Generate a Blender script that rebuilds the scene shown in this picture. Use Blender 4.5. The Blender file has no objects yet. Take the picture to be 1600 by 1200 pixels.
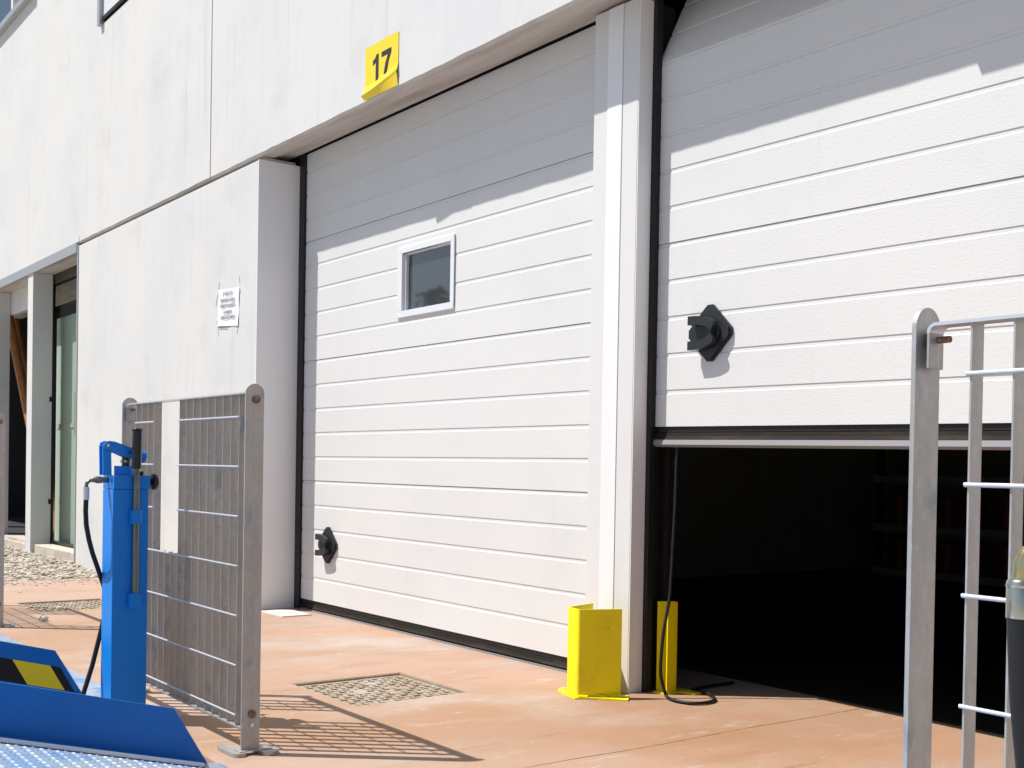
import bpy, bmesh, math, random
from mathutils import Vector, Matrix
random.seed(7)
R = math.radians
sc = bpy.context.scene
col = sc.collection

# ---------------------------------------------------------------- camera
yaw, pitch, roll = 0.9304, -0.0136, 0.0169
cy, sy = math.cos(yaw), math.sin(yaw)
fwd = Vector((-sy*math.cos(pitch), cy*math.cos(pitch), math.sin(pitch)))
rt = Vector((cy, sy, 0)); up = rt.cross(fwd)
r2 = rt*math.cos(roll) + up*math.sin(roll)
u2 = -rt*math.sin(roll) + up*math.cos(roll)
cd = bpy.data.cameras.new('camera'); cam = bpy.data.objects.new('camera', cd); col.objects.link(cam)
M3 = Matrix((r2, u2, -fwd)).transposed()
cam.matrix_world = Matrix.Translation((5.4407, -2.7083, 0.7664)) @ M3.to_4x4()
cd.sensor_width = 36; cd.lens = 40.79; cd.shift_y = 0.0961
cd.clip_start = 0.02; cd.clip_end = 2000
sc.camera = cam

# ---------------------------------------------------------------- light
SD = Vector((0.82, 1.0, -2.07)).normalized()       # the way sunlight travels
w = bpy.data.worlds.new('World'); sc.world = w; w.use_nodes = True
nt = w.node_tree; bg = nt.nodes['Background']
sky = nt.nodes.new('ShaderNodeTexSky'); sky.sky_type = 'NISHITA'; sky.sun_disc = False
sky.sun_elevation = math.asin(-SD.z); sky.sun_rotation = math.atan2(-SD.x, -SD.y)
sky.air_density = 1.0; sky.dust_density = 1.5
nt.links.new(sky.outputs[0], bg.inputs[0]); bg.inputs[1].default_value = 0.08
ld = bpy.data.lights.new('sun', 'SUN'); ld.energy = 5.0; ld.angle = R(0.5); ld.color = (1, 0.965, 0.925)
sun = bpy.data.objects.new('sun', ld); col.objects.link(sun)
sun.rotation_euler = SD.to_track_quat('-Z', 'Y').to_euler()
sc.view_settings.view_transform = 'Standard'; sc.view_settings.look = 'None'
sc.view_settings.exposure = 0.33; sc.view_settings.gamma = 1
try:
    sc.cycles.max_bounces = 8; sc.cycles.diffuse_bounces = 5
except Exception: pass

# ---------------------------------------------------------------- materials
def mat(name, base, rough=0.6, metal=0.0, spec=0.5, bump=None, var=None, streak=None, extra=None):
    """base colour; var=(colour2, scale, lo, hi) noise patches; streak=(colour, scale xyz, lo, hi, max);
       bump=(scale, strength, distance, stretch)"""
    m = bpy.data.materials.new(name); m.use_nodes = True
    t = m.node_tree; b = t.nodes['Principled BSDF']
    b.inputs['Roughness'].default_value = rough; b.inputs['Metallic'].default_value = metal
    b.inputs['Specular IOR Level'].default_value = spec
    b.inputs['Base Color'].default_value = (*base, 1)
    tc = t.nodes.new('ShaderNodeTexCoord')
    def mapped(s):
        mp = t.nodes.new('ShaderNodeMapping'); mp.inputs['Scale'].default_value = s
        t.links.new(tc.outputs['Object'], mp.inputs[0]); return mp.outputs[0]
    cur = None
    def layer(cur, c2, scale, lo, hi, mx=1.0, detail=5, rgh=0.6):
        n = t.nodes.new('ShaderNodeTexNoise'); n.inputs['Scale'].default_value = 1
        n.inputs['Detail'].default_value = detail; n.inputs['Roughness'].default_value = rgh
        t.links.new(mapped(scale), n.inputs['Vector'])
        mr = t.nodes.new('ShaderNodeMapRange'); mr.inputs['From Min'].default_value = lo; mr.inputs['From Max'].default_value = hi
        mr.inputs['To Max'].default_value = mx
        t.links.new(n.outputs[0], mr.inputs[0])
        mx_ = t.nodes.new('ShaderNodeMix'); mx_.data_type = 'RGBA'
        t.links.new(mr.outputs[0], mx_.inputs[0])
        if cur is None: mx_.inputs[6].default_value = (*base, 1)
        else: t.links.new(cur, mx_.inputs[6])
        mx_.inputs[7].default_value = (*c2, 1)
        return mx_.outputs[2]
    for L in (var or []): cur = layer(cur, *L)
    if cur is not None: t.links.new(cur, b.inputs['Base Color'])
    if bump:
        prev = None
        for (s, st, d) in bump:
            n = t.nodes.new('ShaderNodeTexNoise'); n.inputs['Scale'].default_value = 1; n.inputs['Detail'].default_value = 4
            t.links.new(mapped(s), n.inputs['Vector'])
            bp = t.nodes.new('ShaderNodeBump'); bp.inputs['Strength'].default_value = st; bp.inputs['Distance'].default_value = d
            t.links.new(n.outputs[0], bp.inputs['Height'])
            if prev is not None: t.links.new(prev, bp.inputs['Normal'])
            prev = bp.outputs[0]
        t.links.new(prev, b.inputs['Normal'])
    if extra: extra(t, b, tc)
    return m

M = {}
FZ = 0.015       # shop floor height
M['wall'] = mat('painted_concrete', (0.62, 0.62, 0.605), 0.85, spec=0.2,
    var=[((0.535, 0.555, 0.58), (1.3, 1, 1.6), 0.44, 0.66, 0.5),
         ((0.66, 0.625, 0.58), (3.0, 1, 0.35), 0.54, 0.72, 0.7),
         ((0.50, 0.49, 0.475), (2.6, 1, 3.4), 0.56, 0.72, 0.38),
         ((0.45, 0.43, 0.41), (7, 1, 0.4), 0.62, 0.80, 0.6),
         ((0.50, 0.49, 0.47), (45, 1, 1.2), 0.55, 0.75, 0.45),
         ((0.22, 0.20, 0.18), (26, 26, 11), 0.74, 0.80, 0.6)],
    bump=[((70, 70, 70), 0.25, 0.002), ((2.2, 2.2, 1.4), 0.35, 0.02)])
M['soffit'] = mat('raw_concrete', (0.54, 0.51, 0.475), 0.9, spec=0.2,
    var=[((0.37, 0.32, 0.27), (1.4, 9, 9), 0.48, 0.70, 0.9), ((0.50, 0.47, 0.44), (5, 20, 20), 0.55, 0.7, 0.6),
         ((0.13, 0.09, 0.07), (30, 60, 60), 0.66, 0.74, 0.8)],
    bump=[((60, 60, 60), 0.4, 0.003)])
M['door'] = mat('embossed_white_sheet', (0.66, 0.655, 0.635), 0.42, spec=0.4,
    var=[((0.60, 0.605, 0.60), (1.5, 1, 1.2), 0.45, 0.7, 0.6), ((0.50, 0.46, 0.42), (2.0, 1, 14), 0.66, 0.80, 0.35), ((0.55, 0.52, 0.48), (22, 1, 1.3), 0.62, 0.78, 0.35), ((0.30, 0.25, 0.2), (40, 40, 40), 0.765, 0.79, 0.5)],
    bump=[((95, 95, 210), 0.42, 0.0013)])
M['white_metal'] = mat('white_lacquered_steel', (0.66, 0.65, 0.63), 0.38, spec=0.4,
    var=[((0.58, 0.57, 0.56), (6, 6, 0.9), 0.5, 0.75, 0.6), ((0.36, 0.29, 0.24), (30, 30, 30), 0.72, 0.78, 0.6)])
M['bright_metal'] = mat('bright_white_trim', (0.76, 0.765, 0.76), 0.35, spec=0.45, var=[((0.68, 0.68, 0.68), (5, 5, 1), 0.5, 0.8, 0.5)])
M['lifted_white'] = mat('lightened_white_lining', (0.84, 0.84, 0.845), 0.35, spec=0.5, var=[((0.76, 0.76, 0.75), (3, 3, 0.8), 0.5, 0.75, 0.6)])  # white lifted to put bounce light into the shaded side faces
M['frame_white'] = mat('white_plastic', (0.68, 0.70, 0.72), 0.35)
M['rubber'] = mat('black_rubber', (0.012, 0.012, 0.013), 0.5, spec=0.35)
M['brown_rubber'] = mat('dusty_rubber', (0.018, 0.014, 0.011), 0.8, spec=0.2, var=[((0.05, 0.038, 0.03), (4, 30, 30), 0.5, 0.7, 0.7)])
M['lip_grey'] = mat('grey_rubber_lip', (0.24, 0.235, 0.25), 0.6)
M['plastic'] = mat('black_plastic', (0.016, 0.018, 0.02), 0.42, spec=0.45, bump=[((200, 200, 200), 0.2, 0.0006)])
M['dark_int'] = mat('dark_interior_plaster', (0.38, 0.38, 0.33), 0.95, spec=0.05, var=[((0.30, 0.30, 0.27), (1, 1, 1), 0.4, 0.7, 0.7)])
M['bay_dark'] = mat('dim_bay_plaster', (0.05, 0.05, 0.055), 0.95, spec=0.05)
M['int_black'] = mat('cabinet_and_shade_black', (0.02, 0.018, 0.015), 0.8, spec=0.1)  # cabinet black; also the shade painted over the room floor
def sealed_patch(t, b, tc):
    """the sealer kept its deeper orange tone on the floor before the right doorway; its edge is ragged"""
    src = b.inputs['Base Color'].links[0].from_socket
    d = t.nodes.new('ShaderNodeVectorMath'); d.operation = 'DISTANCE'; d.inputs[1].default_value = (3.75, -0.15, FZ)
    n = t.nodes.new('ShaderNodeTexNoise'); n.inputs['Scale'].default_value = 1.7; n.inputs['Detail'].default_value = 6
    t.links.new(tc.outputs['Object'], n.inputs['Vector']); t.links.new(tc.outputs['Object'], d.inputs[0])
    a = t.nodes.new('ShaderNodeMath'); a.operation = 'MULTIPLY_ADD'; a.inputs[1].default_value = 1.5
    t.links.new(n.outputs[0], a.inputs[0]); t.links.new(d.outputs['Value'], a.inputs[2])
    mr = t.nodes.new('ShaderNodeMapRange'); mr.inputs['From Min'].default_value = 2.5; mr.inputs['From Max'].default_value = 1.3; mr.inputs['To Max'].default_value = 0.75
    t.links.new(a.outputs[0], mr.inputs[0])
    mx = t.nodes.new('ShaderNodeMix'); mx.data_type = 'RGBA'; mx.blend_type = 'MULTIPLY'
    t.links.new(mr.outputs[0], mx.inputs[0]); t.links.new(src, mx.inputs[6]); mx.inputs[7].default_value = (0.92, 0.80, 0.66, 1)
    t.links.new(mx.outputs[2], b.inputs['Base Color'])
M['pave'] = mat('stained_concrete', (0.385, 0.275, 0.212), 0.78, spec=0.25,
    var=[((0.395, 0.250, 0.172), (1.6, 0.8, 1), 0.42, 0.62, 0.8),
         ((0.39, 0.305, 0.25), (3.0, 1.3, 1), 0.48, 0.66, 0.8),
         ((0.315, 0.195, 0.125), (6.5, 1.6, 1), 0.54, 0.74, 0.7),
         ((0.335, 0.200, 0.120), (0.55, 0.45, 1), 0.50, 0.62, 0.7),
         ((0.42, 0.365, 0.325), (1.2, 0.9, 1), 0.56, 0.70, 0.7),
         ((0.44, 0.395, 0.355), (14, 4, 5), 0.60, 0.74, 0.7),
         ((0.245, 0.155, 0.10), (15, 1.7, 1), 0.62, 0.74, 0.55),
         ((0.27, 0.17, 0.115), (70, 45, 50), 0.60, 0.78, 0.6),
         ((0.52, 0.49, 0.46), (55, 16, 20), 0.67, 0.73, 0.75),
         ((0.12, 0.09, 0.07), (30, 30, 30), 0.735, 0.76, 0.85)],
    bump=[((55, 55, 55), 0.35, 0.002), ((5, 3, 3), 0.3, 0.01)], extra=sealed_patch)
M['hazjoint'] = mat('dirt_in_joint', (0.12, 0.08, 0.06), 0.9)
M['ground'] = mat('yard_concrete', (0.36, 0.355, 0.345), 0.9, var=[((0.30, 0.29, 0.28), (2, 2, 2), 0.4, 0.7, 0.8)], bump=[((90, 90, 90), 0.5, 0.004)])
M['grit'] = mat('grit_bed', (0.44, 0.38, 0.31), 0.95, var=[((0.27, 0.23, 0.18), (22, 22, 22), 0.45, 0.65, 0.9)], bump=[((45, 45, 45), 0.8, 0.02)])
M['stone'] = mat('pale_gravel', (0.52, 0.46, 0.39), 0.9, var=[((0.33, 0.28, 0.22), (9, 9, 9), 0.4, 0.65, 0.9)])
M['block'] = mat('rough_block', (0.50, 0.45, 0.38), 0.9, var=[((0.34, 0.29, 0.24), (8, 8, 8), 0.5, 0.7, 0.8)], bump=[((40, 40, 40), 0.5, 0.005)])
M['cover'] = mat('cast_cover', (0.31, 0.25, 0.18), 0.85, var=[((0.38, 0.35, 0.31), (7, 7, 7), 0.5, 0.65, 0.9), ((0.25, 0.19, 0.13), (20, 20, 20), 0.58, 0.7, 0.7)], bump=[((80, 80, 80), 0.5, 0.002)])
M['lidpale'] = mat('pale_lid', (0.55, 0.51, 0.46), 0.8)
M['galv'] = mat('galvanised_steel', (0.42, 0.405, 0.385), 0.48, metal=0.5, spec=0.5,
    var=[((0.34, 0.33, 0.32), (24, 24, 5), 0.42, 0.66, 0.8), ((0.48, 0.49, 0.51), (60, 60, 40), 0.5, 0.7, 0.6),
         ((0.17, 0.13, 0.11), (70, 70, 22), 0.66, 0.76, 0.75), ((0.25, 0.28, 0.32), (13, 13, 8), 0.57, 0.66, 0.8), ((0.46, 0.40, 0.33), (5, 5, 3), 0.50, 0.7, 0.6), ((0.55, 0.55, 0.55), (150, 150, 60), 0.62, 0.72, 0.6)], bump=[((120, 120, 60), 0.2, 0.0008)])
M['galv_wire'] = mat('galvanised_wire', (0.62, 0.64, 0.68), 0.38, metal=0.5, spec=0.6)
M['rust'] = mat('rusty_bolt', (0.22, 0.12, 0.07), 0.7, metal=0.4, var=[((0.35, 0.30, 0.24), (90, 90, 90), 0.45, 0.6, 0.8)])
M['dark_steel'] = mat('dark_steel', (0.06, 0.055, 0.05), 0.4, metal=0.8)
M['blue'] = mat('blue_enamel', (0.003, 0.215, 0.70), 0.38, spec=0.3,
    var=[((0.003, 0.18, 0.60), (5, 5, 3), 0.45, 0.7, 0.6), ((0.02, 0.02, 0.03), (34, 34, 34), 0.76, 0.79, 0.9), ((0.08, 0.24, 0.52), (60, 60, 90), 0.68, 0.74, 0.35)],
    bump=[((30, 30, 30), 0.12, 0.001)])
M['ramp_blue'] = mat('ramp_blue_enamel', (0.003, 0.145, 0.50), 0.40, spec=0.3,
    var=[((0.003, 0.115, 0.42), (4, 4, 3), 0.45, 0.7, 0.6), ((0.015, 0.012, 0.012), (22, 22, 22), 0.725, 0.745, 0.9), ((0.10, 0.22, 0.42), (60, 60, 90), 0.68, 0.74, 0.4)],
    bump=[((25, 25, 25), 0.12, 0.001)])
M['deck'] = mat('worn_blue_checker', (0.20, 0.32, 0.50), 0.55, metal=0.35,
    var=[((0.34, 0.40, 0.47), (6, 6, 6), 0.42, 0.58, 0.9), ((0.07, 0.20, 0.48), (9, 9, 9), 0.55, 0.7, 0.8), ((0.20, 0.15, 0.11), (30, 30, 30), 0.68, 0.74, 0.6)])
M['lip'] = mat('worn_lip_steel', (0.36, 0.42, 0.50), 0.45, metal=0.5, var=[((0.12, 0.28, 0.55), (7, 12, 7), 0.5, 0.6, 0.9), ((0.60, 0.62, 0.64), (30, 9, 9), 0.55, 0.7, 0.7)])
M['hazyellow'] = mat('hazard_yellow', (0.85, 0.64, 0.01), 0.55)
M['hazblack'] = mat('hazard_black', (0.008, 0.008, 0.009), 0.85, bump=[((200, 200, 200), 0.4, 0.001)])
M['yellow'] = mat('yellow_enamel', (0.92, 0.76, 0.008), 0.42, spec=0.3, var=[((0.66, 0.47, 0.01), (8, 8, 5), 0.5, 0.72, 0.5), ((0.10, 0.06, 0.02), (38, 38, 38), 0.715, 0.735, 0.9)],
    bump=[((9, 9, 9), 0.15, 0.003)])
M['signyellow'] = mat('yellow_film', (0.85, 0.62, 0.02), 0.4)
M['ink'] = mat('black_ink', (0.012, 0.012, 0.016), 0.6)
M['fade_ink'] = mat('faded_ink', (0.24, 0.24, 0.27), 0.8)
M['paper'] = mat('paper', (0.78, 0.78, 0.79), 0.9, bump=[((14, 14, 14), 0.5, 0.01)])
M['tape'] = mat('old_tape', (0.40, 0.38, 0.36), 0.5)
M['chrome'] = mat('zinc_fitting', (0.50, 0.48, 0.40), 0.22, metal=0.95)
M['brass'] = mat('gold_passivated', (0.52, 0.42, 0.20), 0.25, metal=0.95, var=[((0.42, 0.48, 0.36), (60, 60, 60), 0.45, 0.6, 0.8)])
M['grip'] = mat('black_grip', (0.008, 0.008, 0.009), 0.3, spec=0.5)
M['tube'] = mat('worn_steel_tube', (0.20, 0.19, 0.165), 0.33, metal=0.85, var=[((0.10, 0.09, 0.08), (60, 60, 9), 0.5, 0.65, 0.8)])
M['wood'] = mat('orange_timber', (0.40, 0.17, 0.05), 0.7, var=[((0.25, 0.09, 0.03), (30, 30, 4), 0.45, 0.65, 0.8)])
M['red'] = mat('red_tin', (0.16, 0.015, 0.015), 0.5)
M['aluminium'] = mat('anodised_frame', (0.42, 0.43, 0.44), 0.45, metal=0.5)
M['screen'] = mat('pale_green_board', (0.48, 0.53, 0.46), 0.7, var=[((0.40, 0.46, 0.41), (1.2, 1.2, 0.6), 0.45, 0.65, 0.7)])
M['leaf'] = mat('foliage', (0.055, 0.085, 0.02), 0.7, var=[((0.10, 0.13, 0.03), (1.5, 1.5, 1.5), 0.45, 0.6, 0.9)])
M['bark'] = mat('bark', (0.12, 0.09, 0.06), 0.9)
def glass_mat(name, base, ior, rough):
    m = bpy.data.materials.new(name); m.use_nodes = True; b = m.node_tree.nodes['Principled BSDF']
    b.inputs['Base Color'].default_value = (*base, 1); b.inputs['Roughness'].default_value = rough
    b.inputs['IOR'].default_value = ior; return m
M['pane'] = glass_mat('tinted_acrylic', (0.045, 0.05, 0.055), 2.1, 0.03)
M['glass'] = glass_mat('blue_window_glass', (0.02, 0.035, 0.06), 1.9, 0.02)
def clear_glass():
    m = bpy.data.materials.new('clear_glass'); m.use_nodes = True; t = m.node_tree; b = t.nodes['Principled BSDF']
    b.inputs['Transmission Weight'].default_value = 1; b.inputs['Roughness'].default_value = 0.0; b.inputs['IOR'].default_value = 1.05
    b.inputs['Base Color'].default_value = (0.92, 0.97, 0.94, 1)
    g = t.nodes.new('ShaderNodeBsdfGlossy'); g.inputs['Roughness'].default_value = 0.02
    tr = t.nodes.new('ShaderNodeBsdfTransparent'); tr.inputs[0].default_value = (0.85, 0.93, 0.88, 1)
    mx = t.nodes.new('ShaderNodeMixShader'); mx.inputs[0].default_value = 0.14; t.links.new(tr.outputs[0], mx.inputs[1]); t.links.new(g.outputs[0], mx.inputs[2])
    t.links.new(mx.outputs[0], t.nodes['Material Output'].inputs['Surface']); return m
M['clear'] = clear_glass()

# ---------------------------------------------------------------- mesh helpers
class MB:
    def __init__(s): s.v = []; s.f = []; s.mi = []; s.sm = []
    def add(s, vs, fs, mi=0, smooth=False):
        n = len(s.v); s.v += [tuple(v) for v in vs]; s.f += [tuple(i+n for i in f) for f in fs]
        s.mi += [mi]*len(fs); s.sm += [smooth]*len(fs); return s
    def box(s, x0, x1, y0, y1, z0, z1, mi=0):
        vs = [(x, y, z) for x in (x0, x1) for y in (y0, y1) for z in (z0, z1)]
        return s.add(vs, [(0,1,3,2),(4,6,7,5),(0,4,5,1),(2,3,7,6),(0,2,6,4),(1,5,7,3)], mi)
    def prism(s, poly, f, a, b, mi=0, smooth=False):
        """poly of (p,q); f(p,q,t)->xyz; extruded t from a to b"""
        n = len(poly); vs = [f(p, q, a) for p, q in poly] + [f(p, q, b) for p, q in poly]
        fs = [tuple(range(n))[::-1], tuple(range(n, 2*n))]
        s.add(vs, fs, mi, False)
        m = len(s.v) - 2*n
        for i in range(n):
            j = (i+1) % n; s.f.append((m+i, m+j, m+n+j, m+n+i)); s.mi.append(mi); s.sm.append(smooth)
        return s
    def tube(s, pts, r, seg=10, mi=0, caps=True):
        pts = [Vector(p) for p in pts]; rs = r if isinstance(r, (list, tuple)) else [r]*len(pts)
        rings = []; prev = None
        for i, p in enumerate(pts):
            d = (pts[min(i+1, len(pts)-1)] - pts[max(i-1, 0)]).normalized()
            if prev is None: a = d.orthogonal().normalized()
            else:
                a = (prev - d*prev.dot(d)); a = a.normalized() if a.length > 1e-6 else d.orthogonal().normalized()
            prev = a; b = d.cross(a)
            rings.append([p + (a*math.cos(2*math.pi*k/seg) + b*math.sin(2*math.pi*k/seg))*rs[i] for k in range(seg)])
        vs = [v for rg in rings for v in rg]; fs = []
        for i in range(len(rings)-1):
            for k in range(seg):
                l = (k+1) % seg; fs.append((i*seg+k, i*seg+l, (i+1)*seg+l, (i+1)*seg+k))
        s.add(vs, fs, mi, True)
        if caps:
            s.add(rings[0], [tuple(range(seg))[::-1]], mi); s.add(rings[-1], [tuple(range(seg))], mi)
        return s
    def cyl(s, p0, p1, r, seg=14, mi=0): return s.tube([p0, p1], r, seg, mi)

def link(o): col.objects.link(o); return o
def empty(name, loc, label, cat, group=None):
    o = bpy.data.objects.new(name, None); link(o); o.location = loc; o.empty_display_size = 0.1
    o['label'] = label; o['category'] = cat
    if group: o['group'] = group
    return o
WL = {}                     # world position of each object's origin
def build(name, mb, mats, parent=None, bevel=0, label=None, cat=None, group=None, kind=None, loc=None):
    if not isinstance(mats, (list, tuple)): mats = [mats]
    org = Vector(loc) if loc is not None else (WL.get(parent.name, Vector(parent.location)) if parent else Vector((0, 0, 0)))
    me = bpy.data.meshes.new(name)
    me.from_pydata([tuple(Vector(v) - org) for v in mb.v], [], mb.f)
    for m in mats: me.materials.append(M[m])
    for p, mi, sm in zip(me.polygons, mb.mi, mb.sm): p.material_index = mi; p.use_smooth = sm
    bm = bmesh.new(); bm.from_mesh(me)
    bmesh.ops.remove_doubles(bm, verts=bm.verts, dist=1e-5) if bevel else None
    bmesh.ops.recalc_face_normals(bm, faces=bm.faces)
    if bevel:
        es = [e for e in bm.edges if len(e.link_faces) == 2 and e.calc_face_angle(0) > R(40)]
        bmesh.ops.bevel(bm, geom=es, offset=bevel, segments=2, affect='EDGES', profile=0.6, clamp_overlap=True)
    bm.to_mesh(me); bm.free()
    o = bpy.data.objects.new(name, me); link(o)
    if parent:
        o.parent = parent; WL[o.name] = org
    else: o.location = org; WL[o.name] = org
    if label: o['label'] = label
    if cat: o['category'] = cat
    if group: o['group'] = group
    if kind: o['kind'] = kind
    return o
def copy_tree(o, parent=None):
    c = o.copy(); link(c); c.parent = parent
    for ch in [x for x in o.children]: copy_tree(ch, c)
    return c
def text(name, s, size, xs, mtx, m, parent, label=None, off=0.0):
    cu = bpy.data.curves.new(name, 'FONT'); cu.body = s; cu.size = size; cu.extrude = 0.0004; cu.offset = off
    cu.align_x = 'CENTER'; cu.align_y = 'CENTER'; cu.resolution_u = 4
    to = bpy.data.objects.new('tmp', cu); link(to)
    dg = bpy.context.evaluated_depsgraph_get(); me = bpy.data.meshes.new_from_object(to.evaluated_get(dg))
    bpy.data.objects.remove(to)
    for v in me.vertices: v.co = mtx(v.co.x*xs, v.co.y, v.co.z) - Vector(parent.location)
    me.materials.clear(); me.materials.append(M[m]); me.name = name
    o = bpy.data.objects.new(name, me); link(o); o.parent = parent
    if label: o['label'] = label
    return o

FZ = 0.015       # shop floor height
# ---------------------------------------------------------------- ground
g = MB()
g.add([(-600, -600, -0.45), (600, -600, -0.45), (600, 600, -0.45), (-600, 600, -0.45)], [(0, 1, 2, 3)])
build('ground', g, 'ground', kind='structure')
g = MB(); n = 60
xs = [-2.05 + 12.05*i/n for i in range(n+1)]
ed = [random.uniform(-0.006, 0.006) for _ in xs]
g.box(-2.05, 10, -1.52, 7.4, -0.45, FZ-0.030)
# worn front edge: a strip with a slightly broken arris
for i in range(n):
    a, b = xs[i], xs[i+1]; ya, yb = -1.545+ed[i], -1.545+ed[i+1]
    g.add([(a, -1.50, FZ+0.0), (b, -1.50, FZ+0.0), (b, yb+0.012, FZ), (a, ya+0.012, FZ), (a, ya, FZ-0.012), (b, yb, FZ-0.012), (a, ya, -0.45), (b, yb, -0.45)],
          [(0, 3, 2, 1), (3, 4, 5, 2), (4, 6, 7, 5)])
MS = 0.2155          # half opening of the manholes
HO = [(2.06-MS, 2.06+MS, -0.735-MS, -0.735+MS), (-0.70-MS, -0.70+MS, -0.955-MS, -0.955+MS)]
gx = sorted({-2.05, 10.0, *[h[0] for h in HO], *[h[1] for h in HO]}); gy = sorted({-1.50, 7.4, *[h[2] for h in HO], *[h[3] for h in HO]})
for i in range(len(gx)-1):
    for j in range(len(gy)-1):
        cx_, cy_ = (gx[i]+gx[i+1])/2, (gy[j]+gy[j+1])/2
        if any(h[0] < cx_ < h[1] and h[2] < cy_ < h[3] for h in HO): continue
        g.add([(gx[i], gy[j], FZ), (gx[i+1], gy[j], FZ), (gx[i+1], gy[j+1], FZ), (gx[i], gy[j+1], FZ)], [(0, 1, 2, 3)])
for h in HO:
    for (a, b) in (((h[0], h[2]), (h[1], h[2])), ((h[1], h[2]), (h[1], h[3])), ((h[1], h[3]), (h[0], h[3])), ((h[0], h[3]), (h[0], h[2]))):
        g.add([(a[0], a[1], FZ), (b[0], b[1], FZ), (b[0], b[1], FZ-0.03), (a[0], a[1], FZ-0.03)], [(0, 1, 2, 3)])
g.add([(-2.05, -1.50, FZ), (-2.05, 7.4, FZ), (-2.05, 7.4, -0.03), (-2.05, -1.50, -0.03)], [(0, 1, 2, 3)])
build('pavement', g, 'pave', kind='structure')
g = MB(); g.box(-14, -2.05, -4, 0.4, -0.44, -0.005)
build('gravel_bed', g, 'grit', kind='structure')

g = MB(); rj = random.Random(3); y = -1.5; x = 3.155
while y < 0.45:
    y2 = y + 0.03; x2 = 3.155 + 0.004*math.sin(y*9) + rj.uniform(-0.0015, 0.0015); w = rj.uniform(0.0006, 0.0018)
    g.add([(x-w, y, FZ+0.0006), (x+w, y, FZ+0.0006), (x2+w, y2, FZ+0.0006), (x2-w, y2, FZ+0.0006)], [(0, 1, 2, 3)]); y, x = y2, x2
build('pavement_joint', g, 'hazjoint', kind='structure')
# loose gravel
bmi = bmesh.new(); bmesh.ops.create_icosphere(bmi, subdivisions=1, radius=1)
iv = [v.co.copy() for v in bmi.verts]; iff = [tuple(v.index for v in f.verts) for f in bmi.faces]; bmi.free()
g = MB()
for i in range(5200):
    x = random.uniform(-5.9, -2.02); y = random.uniform(-1.75, -0.06)
    if -3.13 < x and y > -0.25: continue
    if x > -2.2 and random.random() < 0.5: x -= 0.15
    rr = random.choice((0.009, 0.012, 0.016, 0.022)) * random.uniform(0.7, 1.2)
    sx, sy_, sz = rr*random.uniform(0.8, 1.5), rr*random.uniform(0.7, 1.1), rr*random.uniform(0.4, 0.7); a = random.uniform(0, 6.28)
    ca, sa = math.cos(a), math.sin(a); jit = [1+random.uniform(-0.25, 0.25) for _ in iv]
    hump = 0.015*math.exp(-((x+3.2)/1.0)**2) * max(0, min(1, (y+1.0)))
    g.add([(x + (v.x*sx*ca - v.y*sy_*sa)*j, y + (v.x*sx*sa + v.y*sy_*ca)*j, 0.0 + hump + v.z*sz*j + sz*0.4) for v, j in zip(iv, jit)], iff)
for i in range(260):      # stragglers on the concrete
    x = -2.02 + abs(random.gauss(0, 0.16)); y = random.uniform(-1.5, -0.3); rr = random.uniform(0.003, 0.009)
    g.add([(x+v.x*rr, y+v.y*rr, FZ + v.z*rr*0.7 + rr*0.3) for v in iv], iff)
build('gravel', g, 'stone', kind='stuff')

# ---------------------------------------------------------------- warehouse
WF = -0.240; LW = -0.235     # upper and lower wall faces
wh = empty('warehouse', (0, 0, 0), 'white concrete warehouse front with two sectional doors and a glazed bay at far left', 'building')
def wall_with_holes(x0, x1, y0, y1, z0, z1, holes):
    m = MB(); xs_ = sorted({x0, x1, *[h[0] for h in holes], *[h[1] for h in holes]}); zs = sorted({z0, z1, *[h[2] for h in holes], *[h[3] for h in holes]})
    nx = len(xs_)-1; nz = len(zs)-1
    def solid(i, k):
        if i < 0 or k < 0 or i >= nx or k >= nz: return False
        cx_, cz = (xs_[i]+xs_[i+1])/2, (zs[k]+zs[k+1])/2
        return not any(h[0] < cx_ < h[1] and h[2] < cz < h[3] for h in holes)
    for i in range(nx):
        for k in range(nz):
            if not solid(i, k): continue
            a, b, c, d = xs_[i], xs_[i+1], zs[k], zs[k+1]
            m.add([(a,y0,c),(b,y0,c),(b,y0,d),(a,y0,d),(a,y1,c),(b,y1,c),(b,y1,d),(a,y1,d)], [(0,1,2,3),(5,4,7,6)])
            if not solid(i-1, k): m.add([(a,y0,c),(a,y1,c),(a,y1,d),(a,y0,d)], [(0,1,2,3)])
            if not solid(i+1, k): m.add([(b,y0,c),(b,y0,d),(b,y1,d),(b,y1,c)], [(0,1,2,3)])
            if not solid(i, k-1): m.add([(a,y0,c),(a,y1,c),(b,y1,c),(b,y0,c)], [(0,1,2,3)])
            if not solid(i, k+1): m.add([(a,y0,d),(b,y0,d),(b,y1,d),(a,y1,d)], [(0,1,2,3)])
    return m
WIN1 = (-9.4, -4.38, 4.49, 6.2); WIN2 = (-2.66, -0.95, 3.73, 5.6)
build('wall_panel', wall_with_holes(-13, -0.700, WF, -0.02, 2.36, 7.2, [WIN1, WIN2]), 'wall', wh)
build('wall_panel', wall_with_holes(-0.686, 11, WF, -0.02, 2.36, 7.2, []), 'wall', wh)
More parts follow.
